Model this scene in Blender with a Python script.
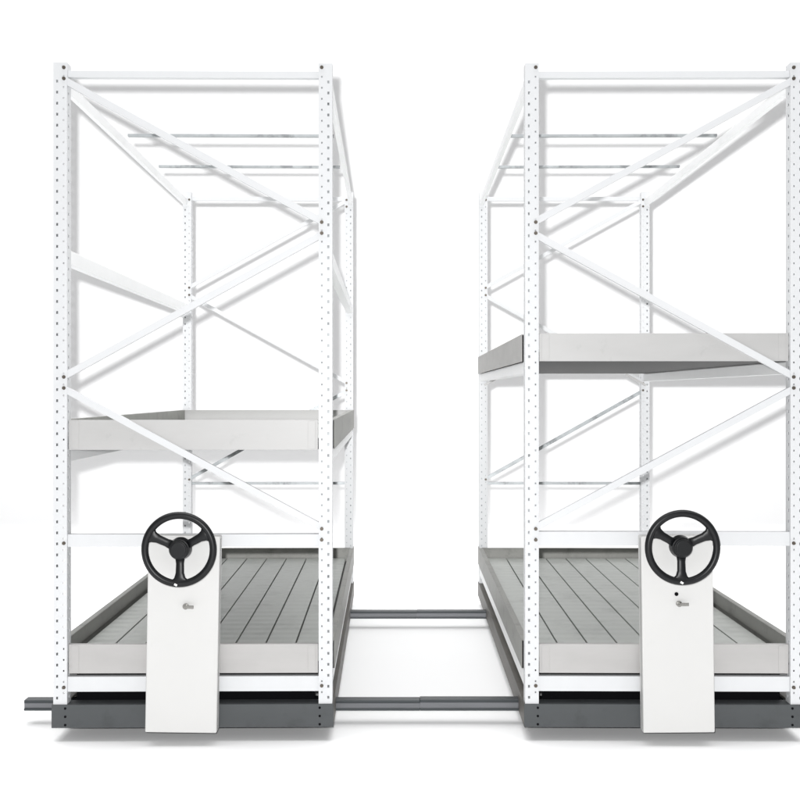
import bpy, bmesh, math, random
from mathutils import Vector, Matrix
random.seed(4)
C = bpy.context.scene
for o in list(bpy.data.objects): bpy.data.objects.remove(o)

# ------------------------------------------------------------------ camera
D = 4.2            # camera to the front plane of the racks
S = 250.0          # photo pixels per metre on that plane
H = 347 / S        # camera height above the floor
cam_d = bpy.data.cameras.new('camera'); cam = bpy.data.objects.new('camera', cam_d)
C.collection.objects.link(cam); C.camera = cam
cam.location = (0, -D, H); cam.rotation_euler = (math.pi / 2, 0, 0)
cam_d.sensor_width = 36; cam_d.lens = 36 * (D * S) / 800
cam_d.shift_x = 3 / 800; cam_d.shift_y = -6 / 800
cam_d.clip_end = 200; cam_d.clip_start = 0.05

def px(x, r=1.0): return (x - 397) / S * r
def pz(y, r=1.0): return H - (y - 394) / S * r

# ------------------------------------------------------------------ light (added lamps, even white world)
w = bpy.data.worlds.new('World'); C.world = w; w.use_nodes = True
bg = w.node_tree.nodes['Background']
bg.inputs[0].default_value = (1.0, 1.0, 1.0, 1); bg.inputs[1].default_value = 0.40

def falloff(l, strength):
    """added lamp whose light stays even over the depth of the set"""
    l.use_nodes = True
    nt = l.node_tree; em = nt.nodes['Emission']
    f = nt.nodes.new('ShaderNodeLightFalloff'); f.inputs[0].default_value = strength
    nt.links.new(f.outputs['Constant'], em.inputs['Strength'])

l = bpy.data.lights.new('shadow_lamp', 'POINT'); l.energy = 1; l.shadow_soft_size = 0.019  # added lamp beside the camera, casts the drop shadows behind the racks
lo = bpy.data.objects.new('shadow_lamp', l); lo.location = (-0.047, -D, H + 0.078); C.collection.objects.link(lo)
falloff(l, 29)
l.color = (1, 1, 1)

a = bpy.data.lights.new('overhead_fill', 'AREA'); a.shape = 'RECTANGLE'; a.size = 11; a.size_y = 7; a.energy = 420; a.spread = math.radians(115)  # added unseen overhead light, whitens the floor and shades under the bases
a.color = (1, 1, 1)
ao = bpy.data.objects.new('overhead_fill', a); ao.location = (0, 1.75, 6.1); C.collection.objects.link(ao)

C.view_settings.view_transform = 'Standard'; C.view_settings.look = 'None'
C.view_settings.exposure = 0; C.view_settings.gamma = 1
C.render.engine = 'CYCLES'

# ------------------------------------------------------------------ materials
def mat(name, col, rough=0.45, metal=0.0, noise=0.0, scale=(8, 8, 8), bump=0.0, spec=0.5, rnoise=0.0):
    m = bpy.data.materials.new(name); m.use_nodes = True
    nt = m.node_tree; b = nt.nodes['Principled BSDF']
    b.inputs['Base Color'].default_value = (*col, 1)
    b.inputs['Roughness'].default_value = rough; b.inputs['Metallic'].default_value = metal
    b.inputs['Specular IOR Level'].default_value = spec
    if noise or bump or rnoise:
        tc = nt.nodes.new('ShaderNodeTexCoord'); mp = nt.nodes.new('ShaderNodeMapping')
        mp.inputs['Scale'].default_value = scale
        nz = nt.nodes.new('ShaderNodeTexNoise'); nz.inputs['Scale'].default_value = 1; nz.inputs['Detail'].default_value = 5
        nz.inputs['Roughness'].default_value = 0.6
        nt.links.new(tc.outputs['Object'], mp.inputs[0]); nt.links.new(mp.outputs[0], nz.inputs['Vector'])
        if noise:
            r = nt.nodes.new('ShaderNodeMapRange'); r.inputs['From Min'].default_value = .25; r.inputs['From Max'].default_value = .75
            r.inputs['To Min'].default_value = 1 - noise; r.inputs['To Max'].default_value = 1 + noise
            mx = nt.nodes.new('ShaderNodeVectorMath'); mx.operation = 'SCALE'; mx.inputs[0].default_value = col
            nt.links.new(nz.outputs['Fac'], r.inputs['Value']); nt.links.new(r.outputs[0], mx.inputs['Scale'])
            nt.links.new(mx.outputs[0], b.inputs['Base Color'])
        if rnoise:
            r2 = nt.nodes.new('ShaderNodeMapRange'); r2.inputs['To Min'].default_value = rough - rnoise; r2.inputs['To Max'].default_value = rough + rnoise
            nt.links.new(nz.outputs['Fac'], r2.inputs['Value']); nt.links.new(r2.outputs[0], b.inputs['Roughness'])
        if bump:
            bp = nt.nodes.new('ShaderNodeBump'); bp.inputs['Strength'].default_value = bump; bp.inputs['Distance'].default_value = 0.002
            nt.links.new(nz.outputs['Fac'], bp.inputs['Height']); nt.links.new(bp.outputs[0], b.inputs['Normal'])
    return m
M_back = mat('backdrop_white', (0.945, 0.947, 0.95), 0.9, spec=0.05)
M_wall = mat('wall_white', (0.925, 0.926, 0.93), 0.9, spec=0.05)
M_white = mat('white_powder_coat', (0.585, 0.594, 0.605), 0.45, noise=0.015, scale=(14, 14, 5), bump=0.05)
M_beam = mat('white_beam_lightened', (0.80, 0.805, 0.81), 0.42, noise=0.015, scale=(5, 14, 14), bump=0.05)  # lighter white makes up for the dim light on sideways-facing side beams
M_ped = mat('white_panel', (0.555, 0.553, 0.545), 0.45, noise=0.012, scale=(5, 5, 5), bump=0.04)
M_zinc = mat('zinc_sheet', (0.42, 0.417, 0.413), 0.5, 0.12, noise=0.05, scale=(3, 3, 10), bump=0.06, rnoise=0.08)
M_zinc_dull = mat('darker_zinc_sheet', (0.235, 0.235, 0.22), 0.5, 0.15, noise=0.14, scale=(4, 5, 14), bump=0.08, rnoise=0.08)  # darker zinc tone for side panels and the lower rear panel
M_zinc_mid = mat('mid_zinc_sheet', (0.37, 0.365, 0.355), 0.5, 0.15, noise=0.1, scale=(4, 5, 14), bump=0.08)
M_galv = mat('galvanised_bar', (0.37, 0.39, 0.40), 0.45, 0.3, noise=0.25, scale=(9, 20, 20), bump=0.06)
M_deck = mat('zinc_deck', (0.40, 0.415, 0.395), 0.42, 0.3, noise=0.09, scale=(2.2, 16, 4), bump=0.08, rnoise=0.1)
def stains(m, amount, scale, lo=0.60, hi=0.74):
    nt = m.node_tree; b = nt.nodes['Principled BSDF']; src = b.inputs['Base Color'].links[0].from_socket
    tc = nt.nodes.new('ShaderNodeTexCoord'); nz = nt.nodes.new('ShaderNodeTexNoise'); nz.inputs['Scale'].default_value = scale
    nz.inputs['Detail'].default_value = 8; nz.inputs['Roughness'].default_value = 0.7
    r = nt.nodes.new('ShaderNodeMapRange'); r.inputs['From Min'].default_value = lo; r.inputs['From Max'].default_value = hi
    r.inputs['To Min'].default_value = 1; r.inputs['To Max'].default_value = 1 - amount
    mx = nt.nodes.new('ShaderNodeVectorMath'); mx.operation = 'SCALE'
    nt.links.new(tc.outputs['Object'], nz.inputs['Vector']); nt.links.new(nz.outputs['Fac'], r.inputs['Value'])
    nt.links.new(src, mx.inputs[0]); nt.links.new(r.outputs[0], mx.inputs['Scale']); nt.links.new(mx.outputs[0], b.inputs['Base Color'])
def ribs(m, per_m, strength):
    nt = m.node_tree; b = nt.nodes['Principled BSDF']
    tc = nt.nodes.new('ShaderNodeTexCoord'); wv = nt.nodes.new('ShaderNodeTexWave')
    wv.wave_type = 'BANDS'; wv.bands_direction = 'Y'; wv.inputs['Scale'].default_value = per_m * 0.314 / 2 
    wv.inputs['Distortion'].default_value = 0.15
    bp = nt.nodes.new('ShaderNodeBump'); bp.inputs['Strength'].default_value = strength; bp.inputs['Distance'].default_value = 0.004
    nt.links.new(tc.outputs['Object'], wv.inputs['Vector']); nt.links.new(wv.outputs['Fac'], bp.inputs['Height'])
    if b.inputs['Normal'].links: nt.links.new(b.inputs['Normal'].links[0].from_socket, bp.inputs['Normal'])
    nt.links.new(bp.outputs[0], b.inputs['Normal'])
ribs(M_deck, 22, 0.35)
M_seam = mat('dark_seam', (0.09, 0.095, 0.09), 0.6)
M_grey = mat('grey_painted_steel', (0.063, 0.068, 0.071), 0.5, spec=0.3, noise=0.05, scale=(6, 6, 20), bump=0.05)
M_side = mat('brown_grey_steel', (0.092, 0.085, 0.075), 0.5, noise=0.2, scale=(9, 3, 20), bump=0.08)
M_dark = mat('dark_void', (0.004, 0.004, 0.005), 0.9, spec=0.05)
M_rail = mat('rail_steel', (0.032, 0.038, 0.042), 0.4, 0.2, noise=0.15, scale=(2, 20, 20))
M_railweb = mat('rail_web', (0.15, 0.155, 0.165), 0.4, 0.3, noise=0.15, scale=(2, 20, 20))
M_black = mat('black_plastic', (0.004, 0.0045, 0.0055), 0.38, spec=0.32, bump=0.05, scale=(60, 60, 60))
M_bolt = mat('bolt_steel', (0.10, 0.085, 0.07), 0.45, 0.5)
M_chrome = mat('polished_steel', (0.27, 0.265, 0.25), 0.25, 0.8)
M_spot = mat('spot_white', (0.8, 0.8, 0.78), 0.5)

stains(M_zinc, 0.12, 11); stains(M_zinc_dull, 0.3, 9, 0.52, 0.7); stains(M_deck, 0.2, 5, 0.52, 0.7)
stains(M_side, 0.35, 6, 0.5, 0.7); stains(M_grey, 0.2, 8, 0.55, 0.7); stains(M_ped, 0.06, 6); stains(M_galv, 0.45, 7, 0.5, 0.6)
# ------------------------------------------------------------------ mesh helpers
def box(bm, x0, x1, y0, y1, z0, z1, mi=0):
    vs = [bm.verts.new(p) for p in ((x0,y0,z0),(x1,y0,z0),(x1,y1,z0),(x0,y1,z0),(x0,y0,z1),(x1,y0,z1),(x1,y1,z1),(x0,y1,z1))]
    for f in ((0,3,2,1),(4,5,6,7),(0,1,5,4),(1,2,6,5),(2,3,7,6),(3,0,4,7)):
        bm.faces.new([vs[i] for i in f]).material_index = mi

def obj(name, bm, mats, parent=None, bevel=0.0, loc=None, smooth=False, solid=0.0):
    me = bpy.data.meshes.new(name)
    if not isinstance(bm, bmesh.types.BMesh): raise ValueError
    bmesh.ops.recalc_face_normals(bm, faces=bm.faces)
    bm.to_mesh(me); bm.free()
    for m in (mats if isinstance(mats, (list, tuple)) else [mats]): me.materials.append(m)
    if smooth:
        for p in me.polygons: p.use_smooth = True
    o = bpy.data.objects.new(name, me); C.collection.objects.link(o)
    if parent: o.parent = parent
    if loc: o.location = loc
    if solid:
        s = o.modifiers.new('thickness', 'SOLIDIFY'); s.thickness = solid; s.offset = 0
    if bevel:
        b = o.modifiers.new('bevel', 'BEVEL'); b.width = bevel; b.segments = 2; b.limit_method = 'ANGLE'
        o.modifiers.new('normals', 'WEIGHTED_NORMAL')
    return o

def obj_box(name, m, parent, *a, bevel=0.0015):
    bm = bmesh.new(); box(bm, *a); return obj(name, bm, m, parent, bevel)

def cyl(bm, c, r, h, axis='Y', n=20, r2=None, mi=0):
    rot = {'Y': Matrix.Rotation(-math.pi/2, 4, 'X'), 'X': Matrix.Rotation(math.pi/2, 4, 'Y'), 'Z': Matrix.Identity(4)}[axis]
    g = bmesh.ops.create_cone(bm, cap_ends=True, segments=n, radius1=r, radius2=r if r2 is None else r2, depth=h,
                              matrix=Matrix.Translation(c) @ rot)
    for v in g['verts']:
        for f in v.link_faces: f.material_index = mi

def bar(bm, p, q, hw, y0, y1, lip=0.0):
    """channel bar lying in an x-z plane from p to q (x,z), face width 2*hw, from depth y0 to y1, folded along its edges"""
    p = Vector(p); q = Vector(q); d = (q - p).normalized(); n = Vector((-d.y, d.x))
    def prism(a, b, ya, yb):
        vs = []
        for y in (ya, yb):
            for c in (p + n*a, q + n*a, q + n*b, p + n*b): vs.append(bm.verts.new((c.x, y, c.y)))
        for f in ((0,1,2,3),(7,6,5,4),(0,4,5,1),(1,5,6,2),(2,6,7,3),(3,7,4,0)): bm.faces.new([vs[i] for i in f])
    t = 0.0025
    prism(-hw, hw, y0, y0 + t)                    # web
    prism(-hw, -hw + t, y0 + t, y1)               # lower flange
    prism(hw - t, hw, y0 + t, y1)                 # upper flange

# ------------------------------------------------------------------ floor and wall
WY = 10.0
bm = bmesh.new()
vs = [bm.verts.new(p) for p in ((-18,-9,0),(18,-9,0),(18,WY-3,0),(-18,WY-3,0))]; bm.faces.new(vs)
fl = obj('floor', bm, M_back); fl['kind'] = 'structure'
bm = bmesh.new()
prof = [(WY - 3 + 3*math.sin(t), 3 - 3*math.cos(t)) for t in [i*math.pi/2/16 for i in range(17)]] + [(WY, 13)]
prev = None
for y, z in prof:
    row = (bm.verts.new((-18, y, z)), bm.verts.new((18, y, z)))
    if prev: bm.faces.new((prev[0], prev[1], row[1], row[0]))
    prev = row
wl = obj('wall', bm, M_wall, smooth=True); wl['kind'] = 'structure'

# ------------------------------------------------------------------ rack parts
HWID = 0.556                 # half width over the posts
DEP = 0.65 * D               # depth over the posts
PW, PD = 0.053, 0.052        # post face and post depth
Z_TOP, Z_FOOT = pz(63), pz(704)
PITCH = 0.044

def post_mesh():
    """perforated open channel, origin at its outer front bottom corner, face towards -y, outer side at x=0 growing to +x"""
    bm = bmesh.new()
    L = Z_TOP - Z_FOOT
    zb = [0.0]; kinds = []
    z = 0.02
    while z + PITCH < L:
        # outer hole, plain, small hole, plain
        zb += [z, z + 0.0108, z + 0.0225, z + 0.0295]; z += PITCH
    zb.append(L)
    n = len(zb)
    def plane(us, holes, mi=0):
        # us: list of (x,y) columns ; holes: dict column -> row kind
        grid = [[bm.verts.new((u[0], u[1], zz)) for zz in zb] for u in us]
        for c in range(len(us) - 1):
            for r in range(n - 1):
                k = (r - 1) % 4 if r > 0 and r < n - 2 else -1
                if c in holes and k == holes[c]: continue
                bm.faces.new((grid[c][r], grid[c+1][r], grid[c+1][r+1], grid[c][r+1])).material_index = mi
    plane([(0,0),(0.0108,0),(0.0188,0),(0.038,0),(0.0435,0),(PW,0)], {1: 0, 3: 2})
    plane([(0,0),(0,0.016),(0,0.030),(0,PD)], {1: 0})
    plane([(PW,0),(PW,0.016),(PW,0.030),(PW,PD)], {1: 0})
    plane([(0,PD),(0.023,PD)], {}, 1); plane([(PW-0.017,PD),(PW,PD)], {}, 1)  # darker tone on the back lips paints shade behind the holes
    bmesh.ops.remove_doubles(bm, verts=bm.verts, dist=1e-5)
    return bm
post_bm = post_mesh(); post_me = bpy.data.meshes.new('post'); 
bmesh.ops.recalc_face_normals(post_bm, faces=post_bm.faces); post_bm.to_mesh(post_me); post_bm.free(); post_me.materials.append(M_white); post_me.materials.append(M_galv)

def post(root, x, y, flip):
    o = bpy.data.objects.new('post', post_me); C.collection.objects.link(o); o.parent = root
    o.location = (x, y, Z_FOOT)
    if flip: o.scale = (-1, 1, 1)
    s = o.modifiers.new('thickness', 'SOLIDIFY'); s.thickness = 0.0022; s.offset = 0
    return o

bolt_bm = bmesh.new(); cyl(bolt_bm, (0, -0.004, 0), 0.0058, 0.008, 'Y', 6); cyl(bolt_bm, (0, -0.0005, 0), 0.0072, 0.002, 'Y', 20)
bolt_me = bpy.data.meshes.new('bolt'); bmesh.ops.recalc_face_normals(bolt_bm, faces=bolt_bm.faces); bolt_bm.to_mesh(bolt_me); bolt_bm.free(); bolt_me.materials.append(M_bolt)
def bolt(root, x, y, z):
    o = bpy.data.objects.new('bolt', bolt_me); C.collection.objects.link(o); o.parent = root; o.location = (x, y - 0.0015, z)
    o.rotation_euler.y = random.random()

def shelf(root, ytop, ybot, name='shelf_tray'):
    """folded sheet tray, floor of eight long planks; front between the posts, sides outside them"""
    zt, zb = pz(ytop), pz(ybot); zf = zt - 0.064
    e = bpy.data.objects.new(name, None); C.collection.objects.link(e); e.parent = root; e.location = (0, 0, zb)
    zt -= zb; zf -= zb; z0 = 0.0
    xi = HWID - PW - 0.0045; xo = HWID + 0.006
    yf = 0.012; ys = PD + 0.03; yr = DEP - PD - 0.02
    t = 0.003
    bm = bmesh.new()                                   # front panel with its folded top lip and end tabs
    box(bm, -xi, xi, yf, yf + t, z0, zt)
    box(bm, -xi, xi, yf + t, yf + 0.022, zt - t, zt)
    box(bm, -xi, xi, yf + t, yf + 0.022, z0, z0 + t)
    box(bm, -xi + 0.01, -xi + 0.04, yf - 0.0015, yf - 0.0003, z0 + 0.004, zt - 0.004)
    box(bm, xi - 0.04, xi - 0.01, yf - 0.0015, yf - 0.0003, z0 + 0.004, zt - 0.004)
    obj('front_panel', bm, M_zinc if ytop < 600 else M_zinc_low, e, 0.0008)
    bm = bmesh.new()
    box(bm, -xo + 0.02, xo - 0.02, yr - t, yr, z0, zt); box(bm, -xo + 0.02, xo - 0.02, yr - 0.022, yr - t, zt - t, zt)
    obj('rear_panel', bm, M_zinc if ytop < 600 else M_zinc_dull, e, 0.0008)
    for s in (-1, 1):
        bm = bmesh.new()
        a, b = sorted((s * xo, s * (xo - t)))
        box(bm, a, b, ys, yr + 0.07, z0, zt)
        a, b = sorted((s * (xo - t), s * (xo - 0.024)))
        box(bm, a, b, ys, yr - 0.026, zt - t, zt)
        a, b = sorted((s * (xo - 0.024), s * (xo - 0.027)))
        box(bm, a, b, PD + 0.004, yr - 0.026, zf, zt - 0.0005)
        a, b = sorted((s * (xo - t), s * (xo - 0.024)))
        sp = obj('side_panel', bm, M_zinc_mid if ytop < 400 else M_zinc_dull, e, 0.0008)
        bm = bmesh.new()
        box(bm, a, b, ys - 0.004, ys + 0.01, z0 + 0.002, zt - t - 0.001)  # near-black block at the front end of the side panel
        obj('dark_end', bm, M_dark, sp)
    bm = bmesh.new()                                   # planks
    W = 2 * (xo - 0.028); n = 8; pw = 0.1285; g = 0.0075
    for i in range(n):
        a = max(-W/2, (i - 4) * pw + g/2); b = min(W/2, (i - 3) * pw - g/2)
        dz = random.uniform(-0.0006, 0.0006)
        box(bm, a, b, yf + 0.023, yr - 0.023, zf - 0.010, zf + dz, 0)
        for k in (1, 2):                               # two shallow lengthwise ribs under each plank
            xm = a + (b - a) * k / 3
            box(bm, xm - 0.004, xm + 0.004, yf + 0.03, yr - 0.03, zf - 0.02, zf - 0.0105, 0)
    box(bm, -W/2, W/2, yf + 0.024, yr - 0.024, zf - 0.025, zf - 0.021, 1)
    obj('plank_deck', bm, [M_deck, M_seam], e, 0.0008)
    bm = bmesh.new()                                   # closed underside
    box(bm, -W/2, W/2, yf + 0.024, yr - 0.024, z0 + 0.001, z0 + 0.004)
    for i in range(9):
        y = yf + 0.15 + i * (yr - yf - 0.3) / 8
        box(bm, -W/2, W/2, y - 0.02, y + 0.02, z0 + 0.0045, zf - 0.0255)
    obj('underside_plate', bm, M_under, e, 0.0005)
    return e
M_zinc_low = mat('scuffed_zinc_sheet', (0.40, 0.392, 0.386), 0.5, 0.12, noise=0.07, scale=(3, 3, 10), bump=0.08, rnoise=0.08)
M_under = mat('dark_underside', (0.03, 0.03, 0.029), 0.6, 0.0, spec=0.3, noise=0.08, scale=(3, 12, 3))  # far darker than the other tray sheets

def side_beams(root, y0, y1, name='side_beam', w=0.038):
    for s in (-1, 1):
        bm = bmesh.new()
        x1 = s * (HWID - 0.004); x0 = s * (HWID - 0.004 - w)
        a, b = sorted((x0, x1)); za, zb = pz(y1), pz(y0)
        ya, yb = PD + 0.002, DEP - PD - 0.002
        t = 0.0025
        # channel: web outwards, flanges inwards, lower lip
        xo0, xo1 = (b - t, b) if s > 0 else (a, a + t)
        box(bm, a, b, ya, yb, za, zb)
        box(bm, a + 0.004, b - 0.004, ya, yb, zb, zb + 0.003)
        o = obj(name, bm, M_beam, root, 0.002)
        for ye in (ya - 0.0015, yb - 0.0025):           # end plates against the posts
            bm = bmesh.new(); box(bm, a - 0.004, b + 0.003, ye, ye + 0.004, za - 0.014, zb + 0.012)
            obj('end_plate', bm, M_white, o, 0.0008)

def cross_beam(root, y0, y1, depth, half, th=0.03, name='cross_beam', flange=True, m=None):
    bm = bmesh.new(); za, zb = pz(y1), pz(y0); t = 0.0025
    if flange:
        box(bm, -half, half, depth, depth + t, za, zb)
        box(bm, -half, half, depth + t, depth + th, zb - t, zb)
        box(bm, -half, half, depth + t, depth + th, za, za + t)
    else:
        box(bm, -half, half, depth, depth + th, za, zb)
    return obj(name, bm, m or M_white, root, 0.0008)

def steering(root, cx, cz, s):
    e = bpy.data.objects.new('handwheel', None); C.collection.objects.link(e); e.parent = root
    yw = -0.185
    e.location = (cx, yw, cz); e.rotation_euler.y = math.radians(-1.5 + 3.5 * s)
    R, r = 0.1305, 0.0138
    bm = bmesh.new(); N, n = 72, 16
    rings = []
    for i in range(N):
        A = 2*math.pi*i/N
        ring = []
        for j in range(n):
            B = 2*math.pi*j/n
            rr = R + r*math.cos(B); g = 1 + 0.012*math.cos(A*24)
            ring.append(bm.verts.new((rr*math.cos(A), r*math.sin(B)*g, rr*math.sin(A))))
        rings.append(ring)
    for i in range(N):
        for j in range(n):
            bm.faces.new((rings[i][j], rings[(i+1)%N][j], rings[(i+1)%N][(j+1)%n], rings[i][(j+1)%n]))
    rim = obj('rim', bm, M_black, e, smooth=True)
    bm = bmesh.new(); box(bm, -0.007, 0.005, -0.0158, -0.0135, -0.004, 0.004)  # small white spot low on the rim
    st = obj('white_spot', bm, M_spot, rim, 0.001); st.location = (s*0.012 - 0.012, 0, -R - 0.001); st.rotation_euler = (0.1, 0.5, 0)
    for ang in (math.radians(28), math.radians(152), math.radians(270)):
        bm = bmesh.new()
        secs = [(0.022, 0.020, 0.008, 0.018), (0.055, 0.0145, 0.008, 0.012), (0.090, 0.0155, 0.007, 0.004), (0.108, 0.021, 0.007, 0.0), (0.118, 0.032, 0.006, 0.0), (0.125, 0.044, 0.005, 0.0)]
        prev = None
        d = Vector((math.cos(ang), 0, math.sin(ang))); nn = Vector((-math.sin(ang), 0, math.cos(ang)))
        for (rad, hw, th, yo) in secs:
            row = []
            for (u, v) in ((-1,-.5),(-.7,-1),(0,-1.25),(.7,-1),(1,-.5),(1,.6),(0,1),(-1,.6)):
                row.append(bm.verts.new(d*rad + nn*(hw*u) + Vector((0, th*v + yo, 0))))
            if prev:
                for k in range(8): bm.faces.new((prev[k], prev[(k+1)%8], row[(k+1)%8], row[k]))
            else: bm.faces.new(row)
            prev = row
        bm.faces.new(prev)
        obj('spoke', bm, M_black, e, smooth=True)
    bm = bmesh.new()
    cyl(bm, (0, 0.018, 0), 0.039, 0.04, 'Y', 40, 0.044)
    cyl(bm, (0, -0.008, 0), 0.034, 0.014, 'Y', 40)
    cyl(bm, (0, -0.018, 0), 0.030, 0.008, 'Y', 40)
    obj('hub', bm, M_black, e, 0.003)
    bm = bmesh.new(); cyl(bm, (0, 0.055, 0), 0.012, 0.06, 'Y', 24)
    obj('shaft', bm, M_chrome, e)

def pedestal(root, cx, tilt, extra_dot):
    r = 1 - 0.07 / D
    zt, zb = pz(536, r), pz(733, r)
    e = bpy.data.objects.new('control_pedestal', None); C.collection.objects.link(e); e.parent = root
    e.location = (cx, -0.07, zb); e.rotation_euler.y = tilt
    h = zt - zb; wd = 0.1405
    bm = bmesh.new(); box(bm, -wd, wd, 0, 0.058, 0, h)
    obj('housing', bm, M_ped, e, 0.005)
    bm = bmesh.new()
    box(bm, -wd - 0.0012, -wd + 0.0012, 0.02, 0.0215, 0.01, h - 0.01)
    box(bm, wd - 0.0012, wd + 0.0012, 0.02, 0.0215, 0.01, h - 0.01)
    obj('panel_joint', bm, M_seam, e)
    # lock with a turned key
    lz = pz(606 if not extra_dot else 603.5, r) - zb; lx = 0.012 if not extra_dot else 0.004
    le = bpy.data.objects.new('lock', None); C.collection.objects.link(le); le.parent = e; le.location = (lx, 0, lz)
    bm = bmesh.new(); cyl(bm, (0, -0.006, 0), 0.0115, 0.012, 'Y', 28); cyl(bm, (0, -0.0125, 0), 0.0085, 0.004, 'Y', 28)
    obj('lock_barrel', bm, M_chrome, le, 0.001)
    bm = bmesh.new(); box(bm, 0.002, 0.034, -0.024, -0.020, -0.006, 0.007); box(bm, -0.003, 0.003, -0.022, -0.012, -0.005, 0.005)
    obj('key', bm, M_chrome, le, 0.0015)
    if extra_dot:
        bm = bmesh.new(); cyl(bm, (-0.005, -0.001, pz(594, r) - zb), 0.0075, 0.004, 'Y', 24)
        obj('keyhole', bm, M_dark, e)

def rack(cx_px, yaw, front_dir, label, shelf_y, extra, lower_y, cx_ped, tilt, extra_dot):
    root = bpy.data.objects.new('mobile_rack', None); C.collection.objects.link(root)
    X0 = px(cx_px)
    root.location = (X0, 0, 0); root.rotation_euler.z = yaw
    root['label'] = label; root['category'] = 'storage rack'; root['group'] = 'wheeled pallet racks on floor rails'
    for y in (0, DEP - PD):
        post(root, -HWID, y, False); post(root, HWID, y, True)
    xin = HWID - PW - 0.001
    xb = HWID - 0.0415                                   # bolt column
    # --- base frame
    bz0, bz1 = pz(727), pz(704); t = 0.004
    xo = HWID + 0.006
    bf = bpy.data.objects.new('base_frame', None); C.collection.objects.link(bf); bf.parent = root
    bm = bmesh.new()
    box(bm, -xo, xo, -0.008, -0.008 + t, bz0, bz1); box(bm, -xo, xo, -0.008 + t, 0.062, bz1 - t, bz1); box(bm, -xo, xo, -0.008 + t, 0.05, bz0, bz0 + t)
    fc = obj('front_channel', bm, M_grey, bf, 0.0012)
    for s in (-1, 1):
        for k in (0.012, 0.045, 0.078):
            bm = bmesh.new(); cyl(bm, (s * (xo - 0.055), -0.0086, bz0 + k), 0.0048, 0.002, 'Y', 16)
            obj('bolt_hole', bm, M_dark, fc)
    bm = bmesh.new(); box(bm, -xo, xo, DEP + 0.004, DEP + 0.008, bz0, bz1); box(bm, -xo, xo, DEP - 0.062, DEP + 0.004, bz1 - t, bz1)
    obj('rear_channel', bm, M_grey, bf, 0.001)
    for s in (-1, 1):
        bm = bmesh.new()
        a, b = sorted((s * (xo - 0.0005), s * (xo - t)))
        box(bm, a, b, -0.003, DEP + 0.003, bz0 + 0.0005, bz1 - 0.0005 + 0.002)
        a, b = sorted((s * (xo - t), s * (xo - 0.05)))
        box(bm, a, b, 0.0625, DEP - 0.0625, bz1 - t, bz1 + 0.001)
        obj('side_channel', bm, M_side, bf, 0.001)
    bm = bmesh.new(); box(bm, -xo + 0.055, xo - 0.055, 0.30, DEP - 0.3, bz0 + 0.055, bz0 + 0.06)
    for y in (0.1, 0.33, 1.0, 1.7, 2.0, 2.3): box(bm, -xo + 0.054, xo - 0.054, y, y + 0.04, bz0 + 0.061, bz1 - 0.008)
    obj('cross_member', bm, M_dark, bf)
    for s in (-1, 1):
        for y in (0.215, 2.03):
            bm = bmesh.new()
            cyl(bm, (s * 0.40, y, 0.1275), 0.024, 0.03, 'Y', 28)
            obj('track_wheel', bm, M_rail, bf, 0.002)
    # near-black sheet painting the shade inside the gap above the base channel
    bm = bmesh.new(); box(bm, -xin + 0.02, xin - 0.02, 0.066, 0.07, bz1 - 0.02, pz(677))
    obj('gap_shade', bm, M_dark, bf)
    # --- beams
    side_beams(root, 677, 692)
    cross_beam(root, 677, 692, 0.008, xin, name='cross_beam')
    cross_beam(root, 534.5, 547, 0.008, xin) if front_dir < 0 else cross_beam(root, 532, 546, 0.008, xin)
    cross_beam(root, 70, 76.5, 0.014, xin)
    cross_beam(root, 70, 76.5, DEP - 0.03, xin, th=0.022)
    cross_beam(root, 538.5, 543, DEP - 0.03, xin, th=0.02, m=M_galv)
    for yd, zt_ in ((0.244 * D, 70.5), (0.414 * D, 70.5)):
        cross_beam(root, zt_, zt_ + 3.3, yd, HWID - 0.044, th=0.024, name='top_bar', m=M_galv)
    cross_beam(root, 677, 692, DEP - 0.03, xin)
    side_beams(root, 74, 85, w=0.022)
    side_beams(root, shelf_y[1] + 0.6, shelf_y[1] + 12.5)
    if extra: side_beams(root, *extra)
    # --- bracing, front and rear
    xe = HWID - 0.034
    def braces(pts, y, hw, th, m=M_white):
        for (sa, ya), (sb, yb) in pts:
            bm = bmesh.new()
            bar(bm, (sa * xe, pz(ya)), (sb * xe, pz(yb)), hw, y, y + th)
            obj('diagonal_brace', bm, m, root, 0.0006)
    f = front_dir
    braces([((f, 79), (-f, 222)), ((-f, 233), (f, 377)), ((f, 388), (-f, 529))], 0.0035, 0.0135, 0.018)
    braces([((1, 76), (-1, 220)), ((-1, 232), (1, 376)), ], DEP - PD + 0.0035, 0.0125, 0.015)
    braces([((1, 388), (-1, 534))], DEP - PD + 0.0035, 0.011, 0.015, M_galv)
    for (sd, ys) in ((f, (68, 79, 377, 388, 543, 687)), (-f, (67, 222, 233, 529, 540, 686))):
        for yy in ys: bolt(root, sd * xb, 0, pz(yy))
    for (sd, ys) in ((1, (76, 87, 376, 388)), (-1, (76, 220, 232, 534))):
        for yy in ys: bolt(root, sd * xb, DEP - PD, pz(yy))
    # --- trays
    shelf(root, *shelf_y)
    shelf(root, *lower_y)
    # knee braces under the upper tray at the rear posts
    for s in (-1, 1):
        bm = bmesh.new()
        zt_ = pz(shelf_y[1])
        bar(bm, (s * (HWID - 0.03), zt_ - 0.075), (s * (HWID - 0.16), zt_ - 0.002), 0.007, DEP - PD - 0.03, DEP - PD - 0.016)
        obj('knee_brace', bm, M_zinc, root, 0.0006)
    # --- drive
    pedestal(root, cx_ped, tilt, extra_dot)
    return root

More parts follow.
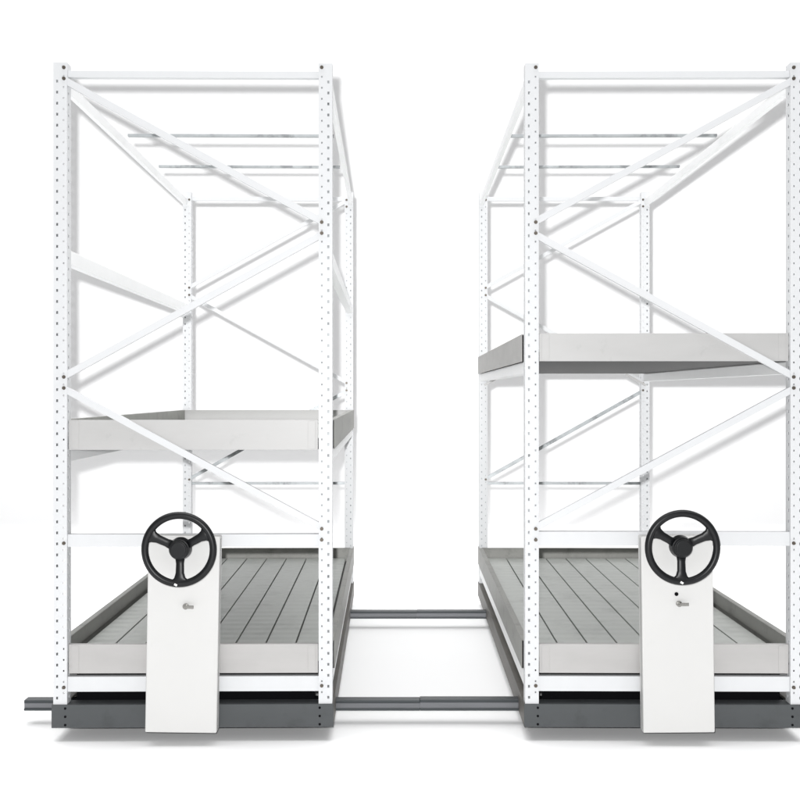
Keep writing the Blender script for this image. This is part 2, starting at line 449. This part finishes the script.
L = rack(193, 0.0109, -1, 'white perforated steel rack on the left, empty side beams above its low grey tray shelf',
         (420, 450), (248, 262), (645, 674), px(180.5 + 0) * (1 - 0.07 / D) - px(193), math.radians(1.0), False)
rw = 1 - 0.185 / D
steering(L, px(178.5, rw) - px(193), pz(549.5, rw), 0)
R = rack(664.5, -0.0097, 1, 'white perforated steel rack on the right, its grey tray shelf set high above the handwheel',
         (333, 361), None, (645, 674), px(679.5) * (1 - 0.07 / D) - px(664.5), math.radians(-0.7), True)
steering(R, px(683, rw) - px(664.5), pz(547.5, rw), 1)

# ------------------------------------------------------------------ rails
def rail(x0, x1, y, label, ztop, rear):
    root = bpy.data.objects.new('floor_rail', None); C.collection.objects.link(root)
    root.location = ((x0 + x1) / 2, y, 0)
    root['label'] = label; root['category'] = 'rail'; root['group'] = 'steel floor rails'
    h = (x1 - x0) / 2; zb = 0.058; zt = ztop
    bm = bmesh.new()
    box(bm, -h, h, 0, 0.050, zt - 0.013, zt); box(bm, -h, h, -0.002, 0.052, zb, zb + 0.010)
    o = obj('flanges', bm, M_rail, root, 0.0015)
    bm = bmesh.new(); box(bm, -h, h, 0.004, 0.046, zb + 0.010, zt - 0.013)
    obj('web', bm, M_railweb, root)
    return root
XL, XJ, XR = px(24, 1.05), px(420, 1.05), 2.6
RY0, RY1 = 0.05 * D, 0.48 * D
def pads(root, xs):
    cx = root.location.x
    for x in xs:
        bm = bmesh.new(); box(bm, x - cx - 0.04, x - cx + 0.04, 0.002, 0.048, 0.0, 0.0578)
        obj('levelling_pad', bm, M_rail, root, 0.001)
r = rail(XL, XJ - 0.0002, RY0, 'dark steel rail piece running out from under the left rack, nearest the viewer', 0.1015, False); pads(r, (-1.2, -0.5))
r = rail(XJ + 0.0002, XR, RY0, 'dark steel rail piece entering under the right rack, nearest the viewer, butted to its neighbour', 0.1045, False); pads(r, (0.75, 1.6))
XJ2 = px(417, 1.48)
r = rail(XL, XJ2 - 0.0002, RY1, 'thin far rail piece between the racks, on the side of the left rack', 0.1015, True); pads(r, (-1.2, -0.6))
r = rail(XJ2 + 0.0002, 1.74, RY1, 'thin far rail piece between the racks, on the side of the right rack', 0.1025, True); pads(r, (0.75, 1.5))
